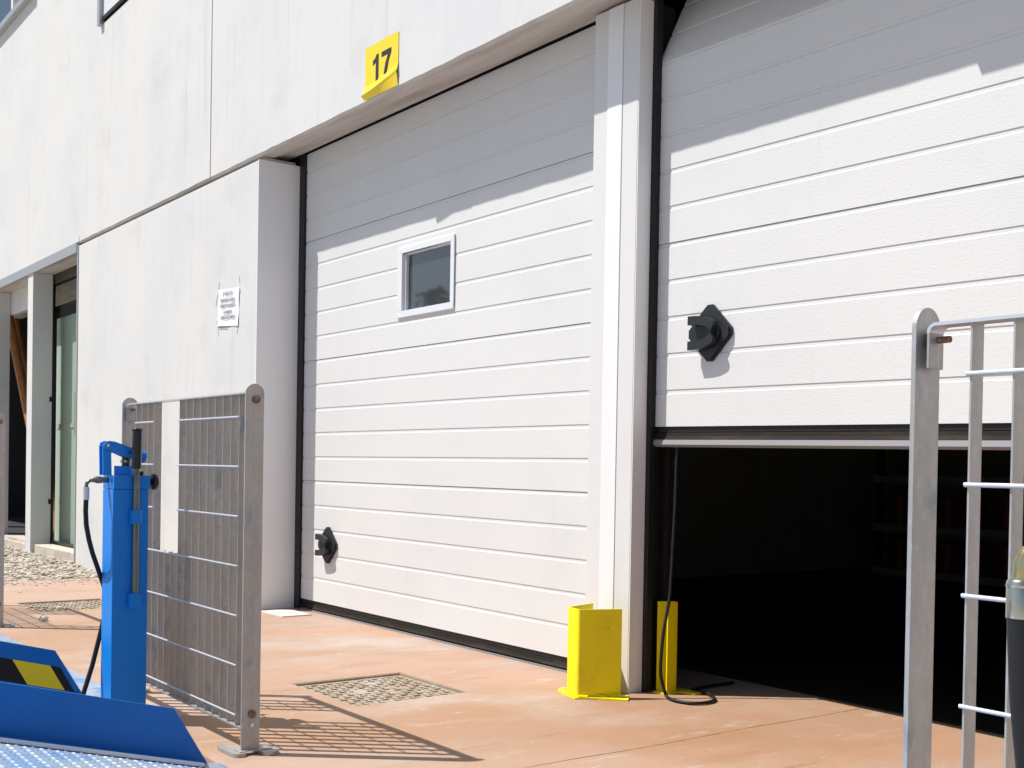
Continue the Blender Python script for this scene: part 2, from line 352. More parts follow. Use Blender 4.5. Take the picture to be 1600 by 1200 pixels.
# lintel beam: bottom of the upper panels, with chipped arris and a stepped underside
def lintel(x0, x1):
    m = MB(); n = int((x1-x0)/0.07); prof = None
    for i in range(n+1):
        x = x0 + (x1-x0)*i/n; j = lambda s: random.uniform(-s, s)
        e = j(0.0016)
        row = [(x, WF, 2.36), (x, WF, 2.327+e), (x, WF+0.012+abs(j(0.004)), 2.318+e), (x, -0.150+j(.002), 2.322), (x, -0.138, 2.336+j(.002)), (x, -0.02, 2.352), (x, -0.02, 2.36)]
        m.v += row
    k = 7
    for i in range(n):
        for q in range(k-1):
            m.f.append((i*k+q, i*k+q+1, (i+1)*k+q+1, (i+1)*k+q)); m.mi.append(0 if q < 1 else 1); m.sm.append(False)
    m.f.append(tuple(range(k))); m.f.append(tuple(n*k+q for q in range(k))[::-1]); m.mi += [0, 0]; m.sm += [False, False]
    return m
for a, b in ((-0.686, 11), (-3.10, -0.700), (-13, -3.112)):
    build('lintel', lintel(a, b), ['wall', 'soffit'], wh)
g = MB(); g.box(-13, 11, -0.02, 0.0, 2.37, 7.1); g.box(-13, 11, -0.215, -0.03, 7.2, 7.21)
build('roof_edge', MB().box(-13.1, 11.1, -0.30, 7.3, 7.2, 7.32), 'aluminium', wh)
build('shadow_step_lump', MB().box(3.56, 4.2, WF-0.004, WF+0.012, 2.303, 2.326), 'soffit', wh)  # unseen lump added under the lintel to step its shadow on the right door
# lower wall left of the first door, its right end is the reveal
g = MB()
g.box(-3.125, -0.066, LW, -0.002, -0.1, 2.298)
lw = build('wall_panel', g, 'wall', wh, bevel=0.004)
build('reveal_lining', MB().box(-0.0655, -0.0600, LW-0.004, -0.003, 0.0, 2.300), 'lifted_white', wh, bevel=0.001)  # smooth lining; its extra whiteness stands in for bounce on the shaded reveal
build('joint_filler', MB().box(-3.12, -0.075, LW+0.035, -0.03, 2.299, 2.317), 'soffit', wh)
build('corner_trim', MB().box(-3.150, -3.127, LW-0.006, -0.03, -0.03, 2.31), 'aluminium', wh, bevel=0.002)
# lacquered steel pillar between the doors: three strips with tight seams
g = MB(); g.box(2.352, 2.4225, -0.078, -0.004, 0.0, 2.335)
pl = build('door_pillar', g, 'white_metal', wh, bevel=0.0015)
build('trim_strip', MB().box(2.4235, 2.4985, -0.0805, -0.004, 0.0, 2.334), 'bright_metal', pl, bevel=0.0015)
build('trim_strip', MB().box(2.5000, 2.575, -0.078, -0.014, 0.0, 2.333), 'white_metal', pl, bevel=0.0015)
build('trim_strip', MB().box(2.5753, 2.5785, -0.0765, -0.0165, 0.0, 2.332), 'lifted_white', pl)  # thin sheet added to brighten the pillar's shaded side by colour
build('door_pillar', MB().box(5.06, 5.30, -0.235, -0.002, 0.0, 2.31), 'wall', wh, bevel=0.003)
build('wall_panel', MB().box(5.30, 11, LW, -0.004, -0.1, 2.298), 'wall', wh)

# sectional door leaf
SEC = 0.61; RIB = SEC/5
def leaf(x0, x1, z0, z1, joints, f, hole=None):
    """white embossed leaf; grooves every RIB, section joints are deeper; f maps (x, depth, z) to world"""
    m = MB()
    def profile(za, zb):
        pts = [(0.0, za)]; z = joints[0]
        while z > za: z -= RIB
        z = round(z, 5)
        k = 0
        while z < zb + RIB:
            isj = any(abs(z-j) < 0.01 for j in joints)
            if isj: seq = [(0.0, z-0.0150), (0.0026, z-0.0118), (0.0026, z-0.0026), (0.009, z-0.0026), (0.009, z), (0.0, z)]
            else: seq = [(0.0, z-0.0150), (0.0021, z-0.0120), (0.0021, z), (0.0, z)]
            for d, zz in seq:
                if za+0.001 < zz < zb-0.001: pts.append((d, zz))
            z += RIB
        pts.append((0.0, zb)); pts += [(0.038, zb), (0.038, za)]
        return pts
    segs = [(x0, x1, z0, z1)] if not hole else [(x0, hole[0], z0, z1), (hole[1], x1, z0, z1), (hole[0], hole[1], z0, hole[2]), (hole[0], hole[1], hole[3], z1)]
    for (a, b, c, d) in segs: m.prism(profile(c, d), lambda dd, zz, t: f(t, dd, zz), a, b)
    return m
# door 1, closed
J1 = [0.070+SEC*k for k in range(5)]
d1 = build('garage_door', leaf(0.0, 2.351, 0.070, 2.350, J1, lambda x, d, z: (x, d, z), (0.965, 1.350, 1.452, 1.712)), 'door', wh, label='closed white sectional door with a small square window')
g = MB(); fx0, fx1, fz0, fz1 = 0.926, 1.382, 1.424, 1.738
for (a, b, c, d) in ((fx0, fx1, fz0, fz0+0.030), (fx0, fx1, fz1-0.026, fz1), (fx0, fx0+0.040, fz0+0.030, fz1-0.026), (fx1-0.026, fx1, fz0+0.030, fz1-0.026)):
    g.box(a, b, -0.008, 0.030, c, d)
wf = build('window_frame', g, 'frame_white', d1, bevel=0.003)
g = MB()
for (a, b, c, d) in ((0.9665, 0.9800, 1.4545, 1.7115), (1.3505, 1.3555, 1.4545, 1.7115), (0.98, 1.3505, 1.4545, 1.4575), (0.98, 1.3505, 1.7035, 1.7115)):
    g.box(a, b, 0.006, 0.03, c, d)
build('window_bead', g, 'frame_white', d1, bevel=0.002)
build('window_pane', MB().box(0.9805, 1.350, 0.020, 0.026, 1.458, 1.703), 'pane', d1)
def seal(x0, x1, z, f):
    a = MB().prism([(0.006, z-0.018), (0.006, z-0.001), (0.040, z-0.001), (0.040, z-0.018)], lambda p, q, t: f(t, p, q), x0, x1)
    c = MB().prism([(0.004, z-0.020), (0.018, z-0.0185), (0.04, z-0.0185), (0.04, z-0.05), (0.016, z-0.048), (-0.004, z-0.043), (0.002, z-0.032)], lambda p, q, t: f(t, p, q), x0, x1)
    e = MB().prism([(-0.006, z-0.044), (0.014, z-0.0495), (0.016, z-0.066), (0.006, z-0.068), (-0.010, z-0.060)], lambda p, q, t: f(t, p, q), x0, x1)
    return a, c, e
def shift(f): return lambda x, d, z: f(x, d, z)
a, c, e = seal(-0.01, 2.351, 0.070, lambda x, d, z: (x, d, z if z > 0.03 else 0.03-(0.03-z)*0.35))
build('bottom_rail', a, 'rubber', d1); build('bottom_seal', c, 'brown_rubber', d1); 
g = MB().box(-0.01, 2.351, -0.004, 0.02, FZ+0.001, 0.022); build('seal_lip', g, 'lip_grey', d1)
# threshold strip of bare cement in front of door 1
# door 2, half raised and set at a slight angle
SKEW = 0.0100; XA = 2.583; Z2 = 0.909
def f2(x, d, z):
    zz = z; yy = 0.008 + d
    if z > 2.129:                       # top section leans back on the curved track
        t = z-2.129; s, c_ = math.sin(0.46), math.cos(0.46)
        yy = 0.008 + d*c_ + t*s; zz = 2.129 + t*c_ - d*s
    return (x, yy, zz - (x-XA)*SKEW)
J2 = [Z2+SEC*k for k in range(5)]
d2 = build('garage_door', leaf(XA+0.003, 5.05, Z2, Z2+2*SEC, J2, f2), 'door', wh, label='white sectional door raised halfway over a dark room')
build('top_section', leaf(XA+0.003, 5.05, Z2+2*SEC+0.0005, Z2+3*SEC-0.01, J2, f2), 'door', d2)
a, c, e = seal(XA-0.012, 5.05, Z2, f2)
build('bottom_rail', a, 'rubber', d2); build('bottom_seal', c, 'brown_rubber', d2); build('seal_lip', e, 'lip_grey', d2)
# jamb seals and tracks
def jamb(x0, x1, y0, y1, top): return build('jamb_seal', MB().box(x0, x1, y0, y1, FZ, top), 'rubber', wh, bevel=0.002)
jamb(-0.0585, -0.002, -0.012, 0.05, 2.349)
jamb(2.579, 2.597, -0.016, 0.010, 2.36)
g = MB(); g.box(2.577, 2.600, 0.055, 0.085, FZ, 2.0); g.box(2.600, 2.612, 0.06, 0.064, FZ, 2.0)
pts = [(2.6, 0.07, 2.0)] + [(2.6, 0.07+0.35*(1-math.cos(t)), 2.0+0.35*math.sin(t)) for t in [R(q) for q in range(0, 91, 10)]] + [(2.6, 3.0, 2.35)]
g.tube(pts, 0.016, 8)
build('door_track', g, 'dark_steel', wh)
g = MB(); g.box(-0.05, -0.02, 0.055, 0.085, FZ, 2.36); build('door_track', g, 'dark_steel', wh)
# shell of the dark room
g = MB(); IX0, IX1, IY = -0.26, 8.0, 5.6
g.add([(IX0, 0.05, FZ), (IX0, IY, FZ), (IX0, IY, 3.0), (IX0, 0.05, 3.0), (IX1, 0.05, FZ), (IX1, IY, FZ), (IX1, IY, 3.0), (IX1, 0.05, 3.0)],
      [(0, 1, 2, 3), (1, 5, 6, 2), (5, 4, 7, 6), (3, 2, 6, 7)])
build('interior_wall', g, 'dark_int', wh)
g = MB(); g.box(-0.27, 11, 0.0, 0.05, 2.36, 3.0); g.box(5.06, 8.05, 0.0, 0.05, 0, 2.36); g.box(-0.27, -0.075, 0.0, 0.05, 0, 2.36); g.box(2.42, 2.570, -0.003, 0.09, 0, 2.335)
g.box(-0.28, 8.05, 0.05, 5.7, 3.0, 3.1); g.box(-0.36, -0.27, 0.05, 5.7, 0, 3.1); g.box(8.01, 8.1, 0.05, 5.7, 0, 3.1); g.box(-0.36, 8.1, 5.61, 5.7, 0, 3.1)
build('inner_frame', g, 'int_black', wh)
# black sheet painting the room's shade, laid from the shadow edge inward
build('floor_shade', MB().box(-0.25, 7.99, 0.43, 5.59, FZ+0.001, FZ+0.005), 'int_black', wh)

# door handles: diamond base plate with a forked grip
def handle(cx_, cz, sc_, f, parent):
    m = MB(); h = 0.090*sc_; w_ = 0.092*sc_
    def F(p, q, t): return f(cx_+p, -t, cz+q)
    rd = 0.012*sc_
    def dia(hh, ww, r): # diamond with clipped points
        return [(-ww, -r), (-ww, r), (-r*0.9, hh), (r*0.9, hh), (ww, r), (ww, -r), (r*0.9, -hh), (-r*0.9, -hh)]
    m.prism(dia(h, w_, rd), F, 0.000, 0.009); m.prism(dia(h*0.93, w_*0.93, rd), F, 0.0091, 0.016)
    # stem
    m.prism([(0.028*math.cos(a)*sc_+0.026, 0.026*math.sin(a)*sc_) for a in [R(q) for q in range(0, 360, 20)]], F, 0.016, 0.024, smooth=True)
    # fork: two arms curving away from a waist, open to the left and right
    def arm(sgn):
        top = []; bot = []
        for i in range(13):
            t = i/12; x = -0.088 + t*0.100
            yo = 0.054 - 0.016*(t**3); yi = 0.026*math.sqrt(max(0, 1-(t*1.02)**2.4)) + 0.0
            x += 0.024; top.append((x*sc_, sgn*yo*sc_)); bot.append((x*sc_, sgn*max(yi, -0.002)*sc_))
        end = [(0.043*sc_, sgn*0.031*sc_), (0.046*sc_, sgn*0.020*sc_), (0.036*sc_, sgn*0.006*sc_)]
        return top + end + bot[::-1]
    m.prism(arm(1), F, 0.024, 0.044); m.prism(arm(-1), F, 0.024, 0.0435)
    return build('handle', m, 'plastic', parent)
handle(0.297, 0.362, 1.0, lambda x, d, z: (x, d, z), d1)
handle(2.846, 1.205, 1.0, f2, d2)

# windows upstairs
def upstairs(W, mull):
    x0, x1, z0, z1 = W
    g = MB(); t = 0.06; yy0, yy1 = WF-0.012, -0.10
    g.box(x0+.001, x0+t, yy0, yy1, z0+.06, z1-.001); g.box(x1-t, x1-.001, yy0, yy1, z0+.06, z1-.001); g.box(x0+t, x1-t, yy0+.01, yy1, z1-t, z1-.001); g.box(x0+t, x1-t, yy0+.01, yy1, z0+0.03, z0+0.06+.02)
    for x in mull: g.box(x-0.03, x+0.03, yy0+.005, yy1, z0+.08, z1-t)
    w_ = build('window', g, 'bright_metal', wh, bevel=0.004)
    build('pane', MB().box(x0+t+.001, x1-t-.001, -0.20, -0.19, z0+.081, z1-t), 'glass', w_)
    build('sill', MB().box(x0-0.02, x1+0.03, WF-0.05, -0.10, z0-0.02, z0+0.029), 'aluminium', w_, bevel=0.004)
upstairs(WIN1, (-5.09, -6.5, -8))
# second upstairs window, deep frame and a weathered sill
x0, x1, z0, z1 = WIN2
g = MB(); g.box(x0+.001, x0+0.055, WF-0.028, -0.06, z0-0.01, z1-.001); g.box(x1-0.05, x1-.001, WF-0.02, -0.06, z0, z1); g.box(x0+.055, x1-.05, WF-0.018, -0.06, z1-.06, z1-.001)
w_ = build('window', g, 'aluminium', wh, bevel=0.003, label='upstairs window with a weathered bottom rail')
build('pane', MB().box(x0+0.056, x1-0.051, WF-0.004, WF+0.006, z0+0.045, z1-.061), 'frame_white', w_)
g = MB(); g.box(x0+0.056, x1-0.051, WF-0.010, -0.06, z0+0.018, z0+0.044); g.box(x0+0.056, x1-.051, WF+0.01, -.06, z0+.001, z0+.017)
build('sill', g, 'brown_rubber', w_)

# glazed bay at far left
build('header_plate', MB().box(-13, -3.151, LW-0.012, LW+0.02, 2.252, 2.326), 'aluminium', wh, bevel=0.003)
build('soffit_slab', MB().box(-13, -3.13, LW+0.021, 0.5, 2.262, 2.315), 'soffit', wh)
build('bay_pillar', MB().box(-4.514, -4.357, LW, -0.080, -0.1, 2.261), 'wall', wh, bevel=0.004)
build('bay_pillar', MB().box(-5.90, -5.737, LW, -0.080, -0.1, 2.261), 'wall', wh, bevel=0.004)
for xx in (-7.3, -8.8): build('bay_pillar', MB().box(xx-.16, xx, LW, -0.080, -0.1, 2.261), 'wall', wh, bevel=0.004)
g = MB(); gx0, gx1 = -4.51, -3.127
g.box(gx0, gx1, -0.072, -0.03, 2.18, 2.26); g.box(gx0, gx0+0.045, -0.072, -0.03, 0.08, 2.18); g.box(gx1-0.05, gx1, -0.072, -0.03, 0.08, 2.18); g.box(gx0+.045, gx1-.05, -0.072, -0.03, 0.06, 0.10)
sw = build('shop_window', g, 'dark_steel', wh, label='tall window of the far left bay, boarded inside')
build('pane', MB().add([(gx0+0.045, -0.05, 0.10), (gx1-0.05, -0.05, 0.10), (gx1-0.05, -0.05, 2.18), (gx0+0.045, -0.05, 2.18)], [(0, 1, 2, 3)]), 'clear', sw)
g = MB(); g.box(-4.6, -3.126, 0.02, 0.03, 0.0, 1.93)
build('board', g, 'screen', sw)
g = MB(); g.box(-4.55, -3.13, 0.012, 0.018, 1.02, 1.055); g.cyl((-3.98, 0.012, 0.2), (-3.98, 0.012, 1.25), 0.006); g.cyl((-3.98, 0.0, 0.95), (-3.98, 0.0, 1.30), 0.011)
build('clamp_bar', g, 'soffit', sw)
for zz in (1.25, 0.42):
    build('hinge', MB().box(-4.375, -4.352, -0.10, -0.070, zz-0.02, zz+0.02), 'rubber', sw)
# inside of the bay
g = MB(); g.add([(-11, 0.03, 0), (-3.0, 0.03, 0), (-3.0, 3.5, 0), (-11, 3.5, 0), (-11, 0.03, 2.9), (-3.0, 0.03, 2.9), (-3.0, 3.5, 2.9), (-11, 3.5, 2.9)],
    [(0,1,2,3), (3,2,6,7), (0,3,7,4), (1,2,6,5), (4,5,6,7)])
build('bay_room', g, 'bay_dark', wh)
build('door_frame', MB().box(-5.736, -4.515, -0.075, -0.03, 2.06, 2.261), 'white_metal', wh)
build('doorstep', MB().box(-5.736, -4.515, -0.20, -0.0, -0.1, 0.055).box(-5.736, -4.515, -0.16, 0.0, 0.056, 0.075), 'block', wh)
for k in range(2):
    a, b = (((-7.9, 0.3, 2.85), (-6.0, 0.3, 0.45)), ((-7.9, 0.45, 2.40), (-6.0, 0.45, 0.0)))[k]
    x = b[0]-0.45
    g = MB(); g.tube([a, b], 0.055, 4)
    build('wooden_beam', g, 'wood', label=('orange timber leaning inside the dark doorway at far left', 'second orange timber leaning inside the far left doorway, deeper in')[k], cat='beam', group='timbers leaning in the dark doorway', loc=b)
g = MB(); poly = [(-4.27, 0.0), (-3.20, 0.0), (-3.20, 0.085), (-4.27, 0.08)]
g.prism(poly, lambda p, q, t: (p, t, q), -0.225, -0.085)
build('stone_block', g, 'block', bevel=0.006, label='long pale concrete block lying under the boarded window', cat='block', loc=(-3.7, -0.15, 0))

# ---------------------------------------------------------------- sign 17
sg = empty('number_sign', (1.163, WF, 2.44), 'yellow number sticker reading 17 with a curling bottom edge', 'sign')
sx0, sx1 = 1.025, 1.300
def curl(u):      # crease height and how far it stands off along the width
    return 2.352 + 0.036*u**1.4, 0.022 - 0.010*u
g = MB(); N = 10; rows = []
for i in range(N+1):
    u = i/N; x = sx0+(sx1-sx0)*u; zc, off = curl(u)
    top = 2.550 + 0.0*u
    prof = [(0.0015, top), (0.0015, zc+0.035), (0.006, zc+0.016), (off*0.55, zc+0.004), (off, zc-0.006*(1-u)), (off*0.72, zc-0.012), (0.002, 2.328)]
    rows += [(x, WF-p-0.0008, z) for p, z in prof]
k = 7; fs = []
for i in range(N):
    for q in range(k-1): fs.append((i*k+q, (i+1)*k+q, (i+1)*k+q+1, i*k+q+1))
g.add(rows, fs, 0, False)
build('sticker', g, 'signyellow', sg)
for nm, poly in (('digit', [(-0.050, 0.030), (-0.050, 0.052), (-0.030, 0.062), (-0.022, 0.076), (-0.004, 0.076), (-0.004, -0.066), (-0.026, -0.066), (-0.026, 0.040)]),
                 ('digit', [(0.020, 0.074), (0.020, 0.050), (0.072, 0.050), (0.052, 0.012), (0.042, -0.028), (0.038, -0.066), (0.062, -0.066), (0.066, -0.028), (0.078, 0.014), (0.098, 0.054), (0.098, 0.074)])):
    build(nm, MB().prism(poly, lambda p, q, t: (1.143+p*1.02, t, 2.436+q*0.86), WF-0.0036, WF-0.0026), 'ink', sg)

# paper notice
pn = empty('paper_notice', (-0.42, LW, 1.6), 'taped white paper notice printed in five lines on the wall', 'notice')
g = MB(); NX, NZ = 8, 10; vs = []
def ptop(u): return 1.695 - 0.014*u
def pbot(u): return 1.499 - 0.020*u
for i in range(NX+1):
    for j in range(NZ+1):
        u, v = i/NX, j/NZ
        wob = 0.003 + 0.0012*math.sin(7*u+9*v) + 0.0008*math.sin(15*u-11*v) + (0.0015 if j in (0, NZ) else 0)
        vs.append((-0.566+0.009*v + u*(0.274), LW-wob, pbot(u)*(1-v)+ptop(u)*v))
g.add(vs, [(i*(NZ+1)+j, (i+1)*(NZ+1)+j, (i+1)*(NZ+1)+j+1, i*(NZ+1)+j+1) for i in range(NX) for j in range(NZ)], 0, True)
build('sheet', g, 'paper', pn)
for k, (s, zc, wd) in enumerate((("E' VIETATO", 1.660, 1.0), ('QUALSIASI ACCESSO', 1.627, 0.80), ('IL MEZZO DURANTE', 1.597, 0.84), ('LA FASE DI', 1.563, 1.0), ('CARICO/SCARICO', 1.535, 0.95))):
    text('text_line', s, 0.025, wd, lambda x, y, z, zc=zc: Vector((-0.428+x*1.0, LW-0.0068-z, zc+y-0.05*x)), 'fade_ink', pn, off=0.0002)
for (a, b) in (((-0.552, 1.735), (-0.562, 1.695)), ((-0.563, 1.69), (-0.60, 1.612)), ((-0.292, 1.735), (-0.284, 1.70)), ((-0.283, 1.675), (-0.272, 1.645)),
               ((-0.567, 1.49), (-0.556, 1.445)), ((-0.585, 1.53), (-0.572, 1.495)), ((-0.300, 1.472), (-0.312, 1.44)), ((-0.562, 1.4935), (-0.40, 1.484)), ((-0.545, 1.482), (-0.43, 1.474))):
    g = MB(); dx, dz = b[0]-a[0], b[1]-a[1]; l = math.hypot(dx, dz); nx_, nz_ = -dz/l*0.0035, dx/l*0.0035
    g.prism([(a[0]+nx_, a[1]+nz_), (b[0]+nx_, b[1]+nz_), (b[0]-nx_, b[1]-nz_), (a[0]-nx_, a[1]-nz_)], lambda p, q, t: (p, t, q), LW-0.0012, LW-0.0005)
    build('tape', g, 'tape', pn)

# ---------------------------------------------------------------- manhole covers
mh = empty('manhole_cover', (2.06, -0.735, FZ), 'square patterned manhole cover beside the mesh barrier shadow', 'manhole cover', 'manhole covers')
S = 0.415; x0, y0 = 2.06-S/2, -0.735-S/2
g = MB(); g.box(x0, x0+S, y0, y0+S, FZ-0.028, FZ-0.0085)
build('plate', g, 'cover', mh)
g = MB(); 
for i in range(13):
    for j in range(13):
        cx_, cz = x0+0.03+(S-0.06)*i/12, y0+0.03+(S-0.06)*j/12; l, w2 = (0.0125, 0.0042)
        if random.random() < 0.05: continue
        if (i+j) % 2: l, w2 = w2, l
        h = random.uniform(0.0025, 0.0045)
        g.box(cx_-l, cx_+l, cz-w2, cz+w2, FZ-0.0083, FZ-0.0083+h)
build('relief', g, 'cover', mh)
g = MB(); e = 0.008
for (a, b, c, d) in ((x0-e, x0+S+e, y0-e, y0-.001), (x0-e, x0+S+e, y0+S+.001, y0+S+e), (x0-e, x0-.001, y0-.001, y0+S+.001), (x0+S+.001, x0+S+e, y0-.001, y0+S+.001)):
    g.box(a, b, c, d, FZ-0.028, FZ-0.0015)
build('rim', g, 'cover', mh, bevel=0.001)
m2 = copy_tree(mh); m2.location = (-0.70, -0.955, FZ); m2['label'] = 'far manhole cover behind the blue pump column, near the gravel'
g = MB(); g.box(0.02, 0.27, -0.235, -0.075, FZ-0.01, FZ+0.006)
build('access_lid', g, 'lidpale', bevel=0.003, label='small pale lid at the foot of the wall pier', cat='lid', loc=(0.14, -0.15, FZ))
g = MB(); rr = 0.024
g.add([(-0.15+v.x*rr*1.3*(1+random.uniform(-.2, .2)), -1.235+v.y*rr*(1+random.uniform(-.2, .2)), FZ+0.012+v.z*rr*0.8*(1+random.uniform(-.2, .2))) for v in iv], iff)
build('stone', g, 'stone', bevel=0.003, label='single loose stone on the concrete beside the far barrier', cat='stone', loc=(-0.15, -1.235, FZ))

# ---------------------------------------------------------------- mesh barriers
FY = -1.485; PIT = 0.053
def post(name, x, parent, mir):
    g = MB(); w2 = 0.050; zt = 0.968; r = w2/2; yc = FY+r
    poly = [(FY+w2, FZ+0.012), (FY+w2, zt-r)] + [(yc+r*math.cos(a), zt-r+r*math.sin(a)) for a in [R(q) for q in range(10, 180, 10)]] + [(FY, zt-r), (FY, FZ+0.012)]
    g.prism(poly, lambda p, q, t: (t, p, q), x, x+0.006)
    p = build('post', g, 'galv', parent)
    # foot plates either side of the upright
    g = MB()
    for xx, yy, a, b in ((x-0.035, FY-0.008, 0.065, 0.022), (x+0.012, FY+w2+0.018, 0.040, 0.024)):
        g.prism([(xx+a*math.copysign(abs(math.cos(t))**0.6, math.cos(t)), yy+b*math.copysign(abs(math.sin(t))**0.6, math.sin(t))) for t in [R(q) for q in range(0, 360, 20)]], lambda p_, q, t: (p_, q, t), FZ+0.0005, FZ+0.010)
    g.prism([(x-0.012, FY-0.01), (x+0.02, FY-0.01), (x+0.02, FY+w2+0.03), (x-0.012, FY+w2+0.03)], lambda p_, q, t: (p_, q, t), FZ+0.0102, FZ+0.0125)
    build('foot_plate', g, 'galv', p)
    for zz in (0.928, 0.118):
        g = MB(); g.cyl((x-0.012, yc+0.003, zz), (x+0.0125, yc+0.003, zz), 0.0085, 6); g.cyl((x+0.0085, yc+0.003, zz), (x+0.011, yc+0.003, zz), 0.0105, 12)
        g.cyl((x+0.0125, yc+0.003, zz), (x+0.018, yc+0.003, zz), 0.004, 8) if zz < 0.5 or mir else None
        if mir and zz > 0.5: g.cyl((x+0.0125, yc+0.003, zz), (x+0.034, yc+0.003, zz), 0.0042, 8)
        build('bolt', g, 'rust', p)
    g = MB(); g.cyl((x+0.0081, yc+0.003, 0.090), (x+0.0086, yc+0.003, 0.090), 0.0055, 10); build('bolt_hole', g, 'galv_wire' if not mir else 'dark_steel', p)
    return p
def barrier(xl, label, near, gap, off=0.0):
    """panel between two posts; near/gap count bars from the right-hand post"""
    root = empty('mesh_barrier', (xl, FY, FZ), label, 'barrier', 'galvanised mesh barriers along the edge')
    W_ = 0.957; xr = xl+W_
    post('post', xr-0.006, root, False); post('post', xl-0.008, root, True)
    g = MB(); y0, y1 = FY+0.013, FY+0.037; zb, zt = 0.078, 0.9475; zc = 0.495
    nb = 17
    for i in range(nb):
        x = xr-0.020-off-PIT*i
        if x < xl+0.045: nb = i; break
        z1 = zt if (i < near or i >= near+gap) else zc
        g.box(x-0.0012, x+0.0012, y0, y1, zb, z1)
    # bottom strip, inner side strips, top strip with rounded ends
    g.box(xl+0.004, xr-0.004, y0-0.001, y1+0.001, zb-0.004, zb-0.0002)
    for x in (xr-0.012,): g.box(x-0.0022, x+0.0022, y0-0.001, y1, zb, zt-0.01)
    pn_ = build('grating_panel', g, 'galv', root)
    g = MB(); rr = 0.012; t = 0.004; o = []; i_ = []
    for a in range(0, 91, 15): o.append((xr-0.0055-rr+rr*math.cos(R(a)), zt-rr+rr*math.sin(R(a)))); i_.append((xr-0.0055-rr+(rr-t)*math.cos(R(a)), zt-rr+(rr-t)*math.sin(R(a))))
    for a in range(90, 181, 15): o.append((xl+0.0055+rr+rr*math.cos(R(a)), zt-rr+rr*math.sin(R(a)))); i_.append((xl+0.0055+rr+(rr-t)*math.cos(R(a)), zt-rr+(rr-t)*math.sin(R(a))))
    for q in range(len(o)-1):
        a, b, c, d = o[q], o[q+1], i_[q+1], i_[q]
        g.prism([a, b, c, d], lambda p_, z_, tt: (p_, tt, z_), y0-0.003, y1+0.003, smooth=False)
    ts = build('top_strip', g, 'galv_wire', root)
    for xt in (xr-0.0098, xl+0.0058): build('fixing_tab', MB().box(xt, xt+0.0036, y0-.003, y1+.003, 0.893, zt-rr), 'galv', ts, bevel=0.001)
    g = MB()
    xa = xr-0.016-off; xb = xr-0.020-off-PIT*(nb-1)-0.004
    gx0 = xr-0.020-off-PIT*(near-1)-0.004; gx1 = xr-0.020-off-PIT*(near+gap)+0.004
    for k in range(7):
        z = 0.884-0.1298*k
        if z < zb+0.01: break
        if z > zc+0.01:
            if near > 0: g.cyl((gx0, y0-0.0015, z), (xa, y0-0.0015, z), 0.0029, 6)
            if gap: g.cyl((xb, y0-0.0015, z), (gx1, y0-0.0015, z), 0.0029, 6)
        else: g.cyl((xb, y0-0.0015, z), (xa, y0-0.0015, z), 0.0029, 6)
    build('cross_wires', g, 'galv_wire', root)
    return root
barrier(1.700, 'galvanised mesh barrier with a cut-out beside the blue pump column', 9, 3, 0.050)
barrier(4.610, 'galvanised mesh barrier in the right foreground before the open doorway', 17, 0, 0.026)
barrier(-0.995, 'far mesh barrier cut off by the left edge of the photo', 3, 8)

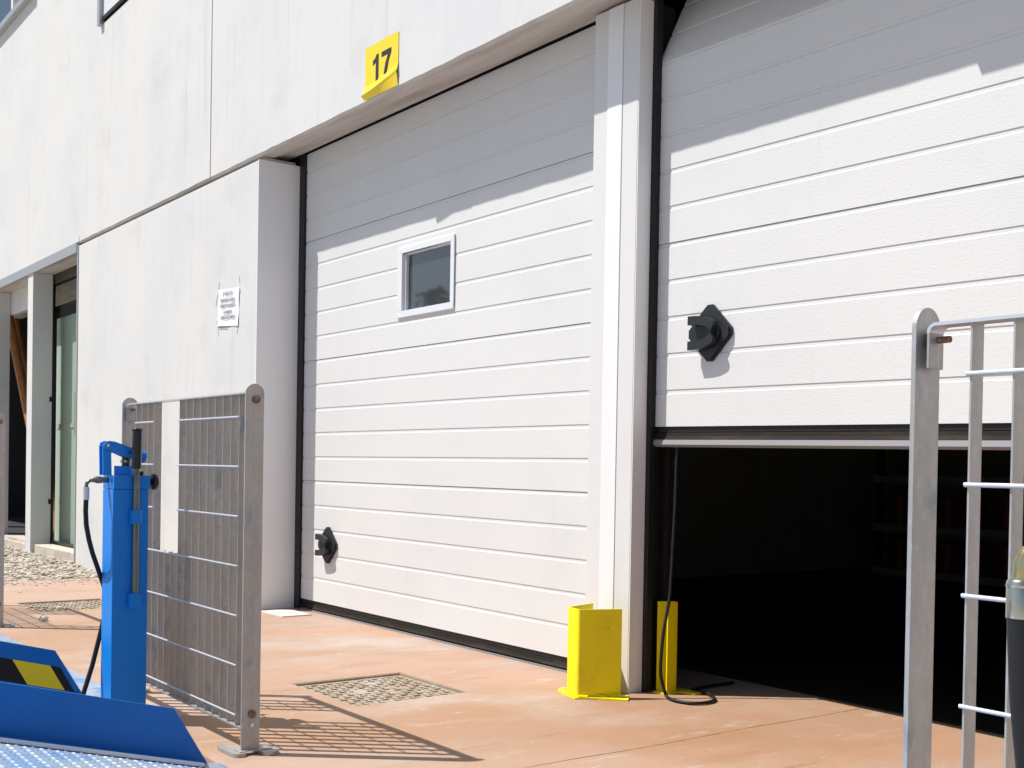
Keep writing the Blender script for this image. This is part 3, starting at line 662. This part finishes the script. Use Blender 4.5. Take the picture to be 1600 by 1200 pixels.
# ---------------------------------------------------------------- loading ramps
SL = math.tan(R(14.6)); LY = -1.593
def deckz(y): return 0.016 + (LY-y)*SL
def ramp(x0, x1, label, lug):
    root = empty('loading_ramp', ((x0+x1)/2, LY, FZ), label, 'ramp', 'blue loading ramps')
    ye = -3.3
    g = MB(); g.prism([(LY-0.03, deckz(LY-0.03)), (ye, deckz(ye)), (ye, deckz(ye)-0.012), (LY-0.03, deckz(LY-0.03)-0.012)], lambda p, q, t: (t, p, q), x0+0.004, x1-0.004)
    # raised tread marks
    y = LY-0.045; r = 0
    while y > -2.75:
        x = x0+0.03 + (0.0155 if r % 2 else 0)
        while x < x1-0.03:
            l, w2, h = 0.0105, 0.0040, 0.0028
            a = R(40 if r % 2 else -40); ca, sa = math.cos(a), math.sin(a); z = deckz(y)
            P = lambda px, py, pz: (x+px*ca-py*sa, y+px*sa+py*ca, deckz(y+px*sa+py*ca)+pz)
            g.add([P(-l, 0, 0), P(0, -w2, 0), P(l, 0, 0), P(0, w2, 0), P(-l*0.45, 0, h), P(l*0.45, 0, h)], [(0, 1, 5, 4), (1, 2, 5), (2, 3, 5), (3, 0, 4), (3, 4, 5)], 0, True)
            x += 0.031
        y -= 0.0175; r += 1
    build('deck', g, 'deck', root)
    g = MB(); g.prism([(-1.497+lug, FZ+0.002), (-1.497+lug, FZ+0.0045), (LY+0.010, FZ+0.0055), (LY-0.0295, deckz(LY-0.03)+0.002), (LY-0.0295, deckz(LY-0.03)-0.010), (LY-0.01, FZ-0.01), (LY+0.03, FZ+0.002)], lambda p, q, t: (t, p, q), x0+0.002, x1+0.15)
    build('lip_plate', g, 'lip', root)
    for xk, s in ((x0, 1), (x1, -1)):
        poly = [(LY, FZ+0.002), (LY-0.088, 0.166), (ye, 0.166+(ye-LY+0.088)*-SL), (ye, deckz(ye)-0.05), (LY-0.03, deckz(LY-0.03)-0.03)]
        g = MB().prism(poly, lambda p, q, t: (t, p, q), xk-0.003, xk+0.003)
        kp = build('kerb_plate', g, 'ramp_blue', root, bevel=0.0008)
        a, b = (xk+0.0032, xk+0.046) if s > 0 else (xk-0.046, xk-0.0032)
        g = MB().prism([(LY-0.03, deckz(LY-0.03)+0.004), (ye, deckz(ye)+0.004), (ye, deckz(ye)+0.009), (LY-0.03, deckz(LY-0.03)+0.009)], lambda p, q, t: (t, p, q), a, b)
        build('edge_angle', g, 'ramp_blue', kp)
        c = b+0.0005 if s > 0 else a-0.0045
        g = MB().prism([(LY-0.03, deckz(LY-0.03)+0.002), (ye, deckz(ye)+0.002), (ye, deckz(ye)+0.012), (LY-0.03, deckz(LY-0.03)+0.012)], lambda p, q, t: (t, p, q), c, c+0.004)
        build('edge_highlight', g, 'galv_wire', kp)  # pale strip added to paint the sunlit line along the ledge edge
        # hazard stripes on the outer face
        xo = xk-0.0035 if s > 0 else xk+0.0035
        top = lambda y: 0.166-(y-(LY-0.088))*SL - 0.050 ; bot = lambda y: top(y)-0.070
        xf = lambda t: xo + (-t if s > 0 else t)
        # limit to the slanted plate end
        def clipend(z): return LY - (z-FZ)*(0.088/0.151) - 0.004
        ys = []; y = LY-0.055
        g = MB(); k = 0; w3 = 0.112; lean = 0.045
        yy = LY-0.028; first = True
        while yy > -2.7:
            ya, yb = yy, yy-(w3 if not first else 0.030)
            P = []
            for (yq, isTop) in ((ya, True), (yb, True), (yb, False), (ya, False)):
                sh = -lean if isTop else 0.0
                y_ = yq+sh; z_ = top(y_) if isTop else bot(y_)
                if y_ > clipend(z_): y_ = clipend(z_)
                P.append((y_, z_))
            g.prism(P, lambda p, q, t: (xf(t), p, q), 0.0, 0.0006, mi=(k+1) % 2)
            k += 1; yy = yb; first = False
        build('hazard_stripes', g, ['hazyellow', 'hazblack'], kp)
    g = MB()
    g.box(x0+0.13, x1-0.13, -3.12, -3.08, -0.438, -0.402)
    for xx in (x0+0.1, x1-0.1):
        for y in (-2.3, -3.1): g.box(xx-0.025, xx+0.025, y-0.025, y+0.025, -0.44, deckz(y)-0.014)
        g.box(xx-0.03, xx+0.03, -3.13, -1.66, -0.44, -0.40)
    build('support_frame', g, 'blue', root)
    return root
ramp(2.706, 4.60, 'blue checker plate loading ramp in the bottom left foreground', -0.075)
ramp(-0.30, 1.679, 'farther blue loading ramp with black and yellow striped kerb plate', 0.0)

# ---------------------------------------------------------------- hand pumps
def pump(label, with_hose):
    cx0, cx1, py0, py1 = 2.036, 2.130, -1.650, -1.548; zt = 0.7225
    root = empty('hydraulic_pump', ((cx0+cx1)/2, (py0+py1)/2, -0.44), label, 'hand pump', 'blue hand pumps')
    B = lambda n, m, mt, p=root, bv=0: build(n, m, mt, p, bevel=bv)
    # loc of empty used as mesh origin, see build()
    WL[root.name] = Vector(root.location)
    B('column', MB().box(cx0, cx1, py0, py1, -0.44, zt-0.0395), 'blue', bv=0.003)
    B('top_cap', MB().box(cx0-0.002, cx1+0.002, py0+0.001, py1+0.003, zt-0.039, zt), 'blue', bv=0.002)
    xm = 2.085
    B('pump_body', MB().cyl((xm, -1.606, zt), (xm, -1.606, zt+0.027), 0.027, 20), 'blue')
    B('pump_piston', MB().cyl((xm, -1.600, zt+0.027), (xm, -1.600, zt+0.068), 0.011), 'dark_steel')
    g = MB()
    for xx in (xm-0.018, xm+0.012):
        g.prism([(-1.670, zt), (-1.646, zt), (-1.648, zt+0.06), (-1.640, zt+0.088), (-1.655, zt+0.095), (-1.672, zt+0.084)], lambda p, q, t: (t, p, q), xx, xx+0.006)
    B('bracket', g, 'blue')
    g = MB()
    for xx in (xm-0.025, xm+0.019):
        g.prism([(-1.668, zt+0.092), (-1.656, zt+0.098), (-1.640, zt+0.096), (-1.575, zt+0.074), (-1.572, zt+0.048), (-1.590, zt+0.046), (-1.640, zt+0.068), (-1.668, zt+0.076)], lambda p, q, t: (t, p, q), xx, xx+0.006)
    lv = B('lever', g, 'blue')
    B('lever_socket', MB().tube([(xm, -1.585, zt+0.066), (xm, -1.545, zt+0.052)], 0.0165, 14), 'blue', lv)
    for (y, z) in ((-1.660, zt+0.085), (-1.598, zt+0.066), (-1.604, zt+0.040)): B('pivot_pin', MB().cyl((xm-0.028, y, z), (xm+0.028, y, z), 0.0045, 10), 'chrome', lv)
    g = MB(); g.cyl((xm+0.02, -1.563, zt), (xm+0.02, -1.563, zt+0.012), 0.007); B('filler_plug', g, 'rubber')
    # stowed lever bar on the right face
    tx = cx1+0.014
    bar = B('lever_bar', MB().cyl((tx, -1.589, 0.352), (tx, -1.589, 0.752), 0.0085, 16), 'tube')
    B('grip', MB().tube([(tx, -1.589, 0.742), (tx, -1.589, 0.746), (tx, -1.588, 0.845), (tx, -1.588, 0.856), (tx, -1.588, 0.8575)], [0.012, 0.0135, 0.0135, 0.015, 0.0125], 16), 'grip', bar)
    g = MB(); g.prism([(cx1, -1.604), (tx+0.010, -1.604), (tx+0.0115, -1.598), (tx+0.0115, -1.580), (tx+0.008, -1.574), (cx1, -1.574)], lambda p, q, t: (p, q, t), 0.585, 0.625)
    B('clip', g, 'blue', bv=0.001)
    g = MB(); g.box(cx1, tx+0.0125, -1.606, -1.574, 0.346, 0.388); B('lever_holder', g, 'blue', bv=0.002)
    # release knob on the far face
    g = MB(); g.cyl((2.09, py1, 0.704), (2.09, py1+0.022, 0.704), 0.010); g.tube([(2.09, py1+0.020, 0.704), (2.09, py1+0.023, 0.704), (2.09, py1+0.034, 0.704), (2.09, py1+0.040, 0.704)], [0.018, 0.024, 0.024, 0.014], 20)
    B('knob', g, 'grip')
    if with_hose:
        g = MB(); g.cyl((2.08, py0+0.001, 0.709), (2.08, py0-0.022, 0.709), 0.0085, 6); g.cyl((2.08, py0-0.022, 0.709), (2.08, py0-0.040, 0.708), 0.0075, 12); g.cyl((2.08, py0-0.018, 0.709), (2.08, py0-0.034, 0.709), 0.0105, 6)
        g.tube([(2.08, py0-0.038, 0.708), (2.08, py0-0.052, 0.706), (2.08, py0-0.059, 0.698), (2.08, py0-0.060, 0.686)], 0.0052, 10)
        ft = B('hose_fitting', g, 'tube')
        B('ferrule', MB().cyl((2.08, py0-0.060, 0.688), (2.08, py0-0.060, 0.652), 0.0085, 14), 'galv_wire', ft)
        pts = [(2.08, -1.710, 0.655), (2.08, -1.711, 0.62), (2.078, -1.708, 0.58), (2.072, -1.699, 0.54), (2.060, -1.685, 0.50), (2.04, -1.662, 0.45), (2.022, -1.640, 0.40), (2.018, -1.628, 0.36), (2.018, -1.635, 0.31), (2.022, -1.650, 0.25), (2.03, -1.672, 0.17), (2.04, -1.700, 0.09), (2.05, -1.72, 0.04), (2.06, -1.75, -0.06)]
        B('hose', MB().tube(pts, 0.0068, 12), 'rubber')
    return root
p1 = pump('blue hydraulic hand pump column with black gripped lever beside the barrier', True)
p2 = copy_tree(p1)
for c in list(p2.children):
    if c.name.split('.')[0] in ('hose', 'hose_fitting'):
        for q in list(c.children): bpy.data.objects.remove(q)
        bpy.data.objects.remove(c)
p2.location = (5.22, -1.86, -0.44)
p2['label'] = 'pump at the right edge whose thick black hose hangs before the barrier'
org2 = Vector(p2.location); WL[p2.name] = org2
hx = 4.985; hy = -1.902
g = MB(); g.tube([(hx, hy, 0.688), (hx, hy, 0.702), (hx+0.003, hy+0.002, 0.709), (hx+0.010, hy+0.006, 0.714), (hx+0.03, hy+0.012, 0.716), (hx+0.09, hy+0.020, 0.714), (5.173, -1.872, 0.708)], 0.0068, 14)
g.cyl((hx, hy, 0.686), (hx, hy, 0.691), 0.0085, 12)
ft = build('hose_fitting', g, 'brass', p2)
g = MB(); g.tube([(hx, hy, 0.662), (hx, hy, 0.6885), (hx, hy, 0.690)], [0.0110, 0.0110, 0.0098], 20); g.tube([(hx, hy, 0.6845), (hx, hy, 0.6865)], 0.0114, 20)
build('ferrule', g, 'chrome', ft)
pts = [(hx, hy, 0.665), (hx+0.0015, hy, 0.64), (hx+0.0035, hy+0.001, 0.60), (hx+0.008, hy+0.004, 0.55), (hx+0.013, hy+0.008, 0.48), (hx+0.02, hy+0.01, 0.38), (hx+0.03, hy+0.01, 0.2), (hx+0.04, hy, 0.0), (hx+0.05, hy, -0.3), (hx+0.05, hy+0.03, -0.44)]
build('hose', MB().tube(pts, [0.0105]*len(pts), 18), 'rubber', p2)

# ---------------------------------------------------------------- column guards
gr = empty('column_guard', (2.53, -0.2, FZ), 'bright yellow bent steel guard standing in front of the white pillar', 'column guard', 'yellow column guards')
path = [(2.436, -0.120), (2.481, -0.265), (2.558, -0.281), (2.618, -0.146)]
def thick(path, t):
    outer = []; n = len(path)
    for i, p in enumerate(path):
        ds = []
        if i > 0: ds.append((Vector(p)-Vector(path[i-1])).normalized())
        if i < n-1: ds.append((Vector(path[i+1])-Vector(p)).normalized())
        d = sum(ds, Vector((0, 0))); d.normalize(); nrm = Vector((-d.y, d.x)); k = 1/max(0.5, nrm.dot(Vector((-ds[0].y, ds[0].x))))
        outer.append(Vector(p)+nrm*t*k)
    return [tuple(p) for p in path] + [tuple(p) for p in outer[::-1]]
def rounded(path, r=0.010):
    out = [path[0]]
    for i in range(1, len(path)-1):
        p = Vector(path[i]); a = (Vector(path[i-1])-p).normalized(); b = (Vector(path[i+1])-p).normalized()
        for t in (0, 0.33, 0.66, 1): out.append(tuple((p+a*r)*(1-t)**2 + p*2*t*(1-t) + (p+b*r)*t**2))
    out.append(path[-1]); return out
g = MB().prism(thick(rounded(path), 0.005), lambda p, q, t: (p, q, t), FZ+0.006, 0.306)
build('guard_plate', g, 'yellow', gr)
g = MB(); g.prism([(2.405, -0.225), (2.425, -0.255), (2.481, -0.275), (2.560, -0.292), (2.605, -0.235), (2.680, -0.170), (2.640, -0.125), (2.618, -0.120), (2.56, -0.25), (2.49, -0.24), (2.45, -0.13), (2.425, -0.15)], lambda p, q, t: (p, q, t), FZ+0.0005, FZ+0.006)
build('foot_flange', g, 'yellow', gr)
g = MB()
for (x, y) in ((2.430, -0.225), (2.592, -0.218), (2.645, -0.158)): build('bolt_hole', MB().cyl((x, y, FZ+0.0061), (x, y, FZ+0.0067), 0.007, 12), 'dark_steel', gr)
for (x, y) in ((2.571, -0.268), (2.595, -0.212), (2.615, -0.165)): build('weld_bead', MB().tube([(x-0.008, y-0.012, FZ+0.008), (x+0.010, y+0.012, FZ+0.008)], 0.005, 6), 'yellow', gr)
gr2 = empty('column_guard', (2.62, 0.06, FZ), 'shaded yellow guard standing just inside the open doorway', 'column guard', 'yellow column guards')
path = [(2.600, -0.002), (2.616, 0.070), (2.645, 0.098), (2.685, 0.092)]
path = [(2.600, 0.030), (2.628, 0.085), (2.655, 0.075), (2.662, 0.020)]
g = MB().prism(thick(rounded(path[::-1]), 0.005), lambda p, q, t: (p, q, t), FZ+0.006, 0.320)
build('guard_plate', g, 'yellow', gr2)
g = MB(); g.prism([(2.62, 0.0), (2.66, 0.01), (2.67, 0.08), (2.72, 0.09), (2.72, 0.13), (2.62, 0.125), (2.60, 0.06)], lambda p, q, t: (p, q, t), FZ+0.0005, FZ+0.006)
build('foot_flange', g, 'yellow', gr2)

# black cable hanging inside the doorway and looping onto the lit floor
pts = [(2.690, 0.075, 1.5), (2.690, 0.060, 1.1), (2.688, 0.040, 0.961), (2.686, 0.024, 0.836), (2.686, 0.018, 0.627), (2.686, 0.007, 0.419), (2.686, 0.000, 0.336), (2.686, -0.022, 0.236), (2.688, -0.034, 0.150), (2.690, -0.036, 0.09), (2.700, -0.030, 0.045), (2.720, -0.034, FZ+0.008), (2.760, -0.048, FZ+0.007), (2.798, -0.047, FZ+0.007), (2.835, -0.030, FZ+0.007), (2.850, 0.010, FZ+0.007), (2.835, 0.064, FZ+0.007), (2.790, 0.105, FZ+0.007), (2.735, 0.128, FZ+0.007), (2.690, 0.125, FZ+0.008), (2.660, 0.16, FZ+0.007), (2.655, 0.35, FZ+0.007)]
def smooth(pts, n=5):
    P = [Vector(p) for p in pts]; out = []
    for i in range(len(P)-1):
        a, b, c, d = P[max(i-1, 0)], P[i], P[i+1], P[min(i+2, len(P)-1)]
        for k in range(n):
            t = k/n; out.append(0.5*((2*b)+(c-a)*t+(2*a-5*b+4*c-d)*t*t+(3*b-a-3*c+d)*t**3))
    out.append(P[-1]); return out
build('cable', MB().tube(smooth(pts), 0.0055, 10), 'rubber', label='black cable hanging in the open doorway and looping onto the floor', cat='cable', loc=(2.69, 0.1, FZ))

# dim things inside the room
g = MB(); g.box(-0.20, 0.35, 2.2, 4.6, 1.02, 2.1); build('wall_cabinet', g, 'int_black', bevel=0.01, label='dark cabinet high on the wall of the unlit room', cat='cabinet', loc=(0.1, 3.4, 1.02))
sh = empty('shelf_rack', (1.0, 4.3, FZ), 'dim shelf rack with pale shelf fronts in the unlit room', 'shelf')
for x in (0.55, 2.35):
    for y in (4.10, 4.55): build('upright', MB().box(x-.02, x+.02, y-.02, y+.02, FZ, 1.7), 'dark_steel', sh)
for z in (0.12, 0.42, 0.75, 1.1, 1.45): build('shelf_board', MB().box(0.53, 2.37, 4.05, 4.57, z-0.05, z), 'aluminium', sh)
k = 0
for z in (0.12, 0.42):
    for x in (0.68, 0.86, 1.04, 1.22, 1.46, 1.64, 1.86, 2.10):
        build('tin', MB().cyl((x, 4.15, z+.001), (x, 4.15, z+0.19), 0.065, 16), 'red', label='red tin on a low board of the dim shelf rack', cat='tin', group='red tins on the dim shelf rack', loc=(x, 4.15, z))

# ---------------------------------------------------------------- trees across the yard, seen mirrored in the door window
def tree(x, y, h, wd, sd, label):
    rnd = random.Random(sd)
    root = empty('tree', (x, y, -0.45), label, 'tree', 'trees mirrored in the door window')
    g = MB(); g.tube([(x, y, -0.45), (x+.1, y, h*0.3), (x, y+.1, h*0.75)], [0.22, 0.16, 0.05], 8)
    for k in range(6):
        a = rnd.uniform(0, 6.28); z = h*rnd.uniform(0.3, 0.6)
        g.tube([(x, y, z), (x+math.cos(a)*wd*0.6, y+math.sin(a)*wd*0.6, z+h*0.2)], [0.07, 0.02], 6)
    build('trunk', g, 'bark', root)
    g = MB(); cl = [(x+rnd.gauss(0, wd*0.42), y+rnd.gauss(0, wd*0.42), h*rnd.uniform(0.25, 0.93), rnd.uniform(0.3, 0.6)*wd*0.7) for _ in range(26)]
    cl.append((x, y, h*0.95, wd*0.25))
    for _ in range(3400):
        c = rnd.choice(cl); d = Vector((rnd.gauss(0, 1), rnd.gauss(0, 1), rnd.gauss(0, 1))).normalized()*c[3]*rnd.uniform(0.5, 1.05)
        p = Vector(c[:3])+d; a = Vector((rnd.uniform(-1, 1), rnd.uniform(-1, 1), rnd.uniform(-1, 1))).normalized()*0.13; b = a.orthogonal().normalized()*0.07
        g.add([p-a, p+b, p+a, p-b], [(0, 1, 2, 3)])
    build('crown', g, 'leaf', root)
for i, (x, y, h, wd, t) in enumerate([(-31, -17.5, 4.9, 1.9, 'leftmost'), (-29, -19.5, 7.0, 1.7, 'tall pointed'), (-27.6, -21.6, 5.1, 2.1, 'low spreading'), (-33, -25, 4.4, 2.6, 'farthest low'), (-24, -24, 5.4, 2.0, 'rightmost'), (-36, -15, 4.6, 2.3, 'hindmost'), (-20, -27, 5.0, 2.2, 'nearest')]):
    tree(x, y, h, wd, 40+i, t + ' dark green tree mirrored in the small door window')
